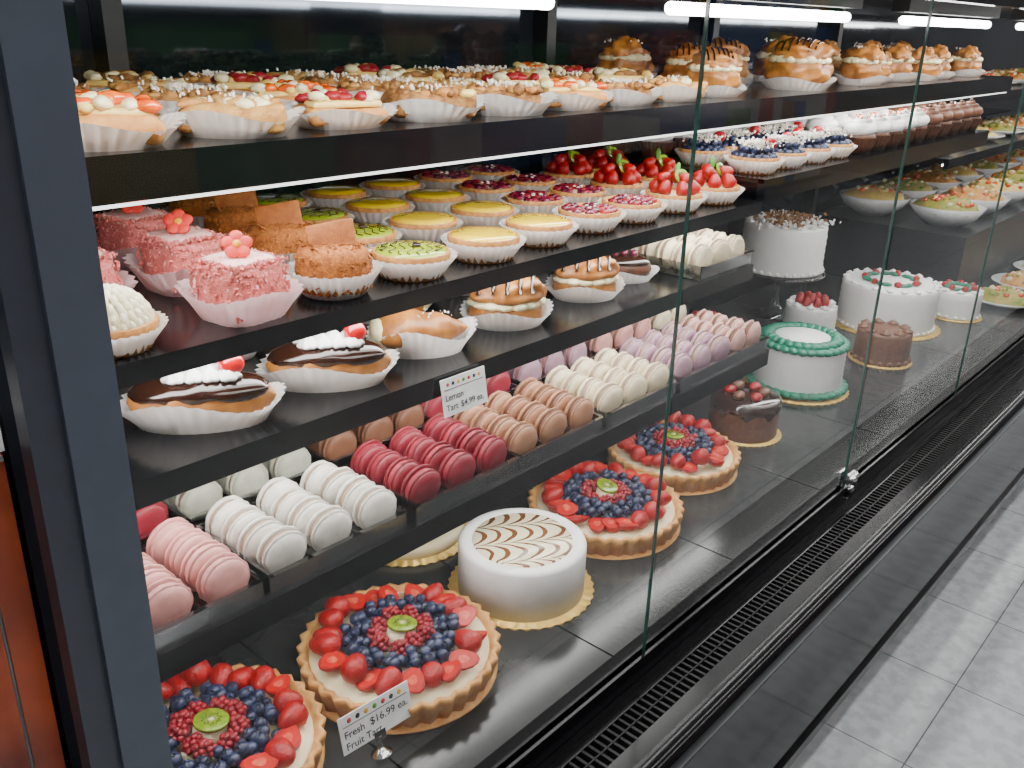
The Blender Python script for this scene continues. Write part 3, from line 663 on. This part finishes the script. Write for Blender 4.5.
# ------------------------------------------------------------------ price tags
def tag(name,lines,w,h,loc,rot,stand=0):
    e=bpy.data.objects.new(name,None);COL.objects.link(e);e.location=loc;e.rotation_euler=rot;e.empty_display_size=.02
    mb=MB();mb.add(bx(-w/2,w/2,0,.0015,0,h),'card',None,False);mb.obj('card',parent=e)
    q=MB()
    for i in range(7):
        x=-w*.36+i*w*.12;q.add(ico(1),['red_ink','ink','yellow_dot','leaf'][i%4],T(x,-.0003,h*.84,s=(w*.035,.0004,w*.035)))
    q.add(bx(-w/2+.004,w/2-.004,-.0004,0,h*.70,h*.715),'ink',None,False)
    q.obj('logo_print',parent=e)
    for t,x,z,s in lines:
        c=bpy.data.curves.new('label','FONT');c.body=t;c.size=s;c.offset=.00010;c.materials.append(MATS['ink'])
        o=bpy.data.objects.new('lettering',c);COL.objects.link(o);o.parent=e;o.location=(x,-.0006,z);o.rotation_euler=(math.pi/2,0,0)
    if stand:
        q=MB();q.add(lathe([(.0003,0),(.013,0),(.013,.003),(.005,.008),(.003,.012),(.003,.022),(.006,.026),(.0003,.030)],20),'chrome',T(0,.004,-stand))
        q.add(bx(-.008,.008,-.001,.004,-.006,.006),'chrome',None,False);q.obj('clip_stand',parent=e)
tag('price_tag',[('Lemon',-.035,.020,.0115),('Tart',-.035,.007,.0115),('$4.99 ea.',-.010,.007,.0115)],.078,.048,(.762,.738,.838),(math.radians(-10),0,0))
tag('price_tag',[('Fresh',-.045,.018,.0125),('Fruit Tart',-.045,.004,.0125),('$16.99 ea.',-.010,.018,.0130)],.098,.045,(.528,.646,.528),(math.radians(-14),0,math.radians(-4)),.0275)
# ------------------------------------------------------------------ room
def plane(name,pts,m):
    mb=MB();mb.add((pts,[(0,1,2,3)]),m,None,False);return mb.obj(name)
plane('floor',[(-3,-3.5,0),(9,-3.5,0),(9,3,0),(-3,3,0)],'floor_tile_a')
plane('ceiling',[(-3,-3.5,3),(-3,3,3),(9,3,3),(9,-3.5,3)],'ceil_white')
plane('wall_back',[(-3,3,0),(9,3,0),(9,3,3),(-3,3,3)],'wall_paint')
plane('wall_front',[(-3,-3.5,0),(-3,-3.5,3),(9,-3.5,3),(9,-3.5,0)],'wall_paint')
plane('wall_left',[(-3,-3.5,0),(-3,3,0),(-3,3,3),(-3,-3.5,3)],'wall_paint')
plane('wall_right',[(9,-3.5,0),(9,-3.5,3),(9,3,3),(9,3,0)],'wall_paint')
for y in(1.08,-.25,-2.0):
    mb=MB();x=-2
    while x<8.2: mb.add(bx(x,x+1.15,y-.05,y+.05,2.94,2.9995),'ceil_led',None,False);x+=1.25
    mb.obj('ceiling_light')
random.seed(21);mb=MB()  # unseen aisle shelving, added to reflect in the glass and back panel
mb.add(bx(-2,8,-2.75,-2.7,0.0005,1.9),'post_dark',None,False)
for z in(.12,.55,.98,1.40):
    mb.add(bx(-2,8,-2.7,-2.25,z-.03,z),'black_metal',None,False)
    x=-1.95
    while x<7.9:
        w=random.uniform(.08,.22);n=random.randint(1,4);h=random.uniform(.16,.34);c='pack_%d'%random.randrange(6)
        for q in range(n):
            if x+w>7.9: break
            mb.add(bx(x,x+w-.008,-2.6,-2.28,z,z+h),c,None,False);x+=w
        x+=.02
mb.obj('unseen_reflected_gondola')
mb=MB();mb.add(bx(-1.2,.160,.62,1.34,0.0005,1.6),'post_dark',None,False);mb.obj('neighbor_cabinet')
mb=MB()
mb.add(bx(-.6,.163,.535,.615,.15,1.06),'orange_pack',None,False);mb.add(bx(-.6,.163,.53,.616,1.06,1.08),'card',None,False)
for i in range(24): mb.add(tube([(-.55+i*.030,.521,0.001),(-.55+i*.030,.521,1.06)],.0012,6),'steel')
mb.add(tube([(-.55,.521,1.06),(.158,.521,1.06)],.002,6),'steel');mb.add(tube([(-.55,.521,.4),(.158,.521,.4)],.002,6),'steel')
mb.obj('wire_snack_rack')
# ------------------------------------------------------------------ lights
def area(name,loc,sx,sy,p,rx=0,c=LC):
    l=bpy.data.lights.new(name,'AREA');l.shape='RECTANGLE';l.size=sx;l.size_y=sy;l.energy=p;l.color=c
    o=bpy.data.objects.new(name,l);COL.objects.link(o);o.location=loc;o.rotation_euler=(rx,0,0)
area('canopy_light',(1.65,.66,1.325),2.9,.05,14,math.radians(22))
area('canopy_light',(4.3,.66,1.325),2.4,.05,7,math.radians(22))
area('deck_fill_light',(1.6,.82,1.145),2.7,.03,5.8,math.radians(14))
area('deck_fill_light',(.88,.80,.984),1.28,.03,2.5,math.radians(14))
area('deck_fill_light',(2.2,.80,1.003),1.28,.03,3.0,math.radians(10))
area('deck_fill_light',(.88,.79,.862),1.28,.03,2.1,math.radians(14))
area('deck_fill_light',(.88,.75,.703),1.28,.03,2.3,math.radians(10))  # added fill over the deck; the lowest shelf has no LED strip
w=bpy.data.worlds.new('world');bpy.context.scene.world=w;w.use_nodes=True
w.node_tree.nodes['Background'].inputs[0].default_value=(.6,.65,.72,1);w.node_tree.nodes['Background'].inputs[1].default_value=.3
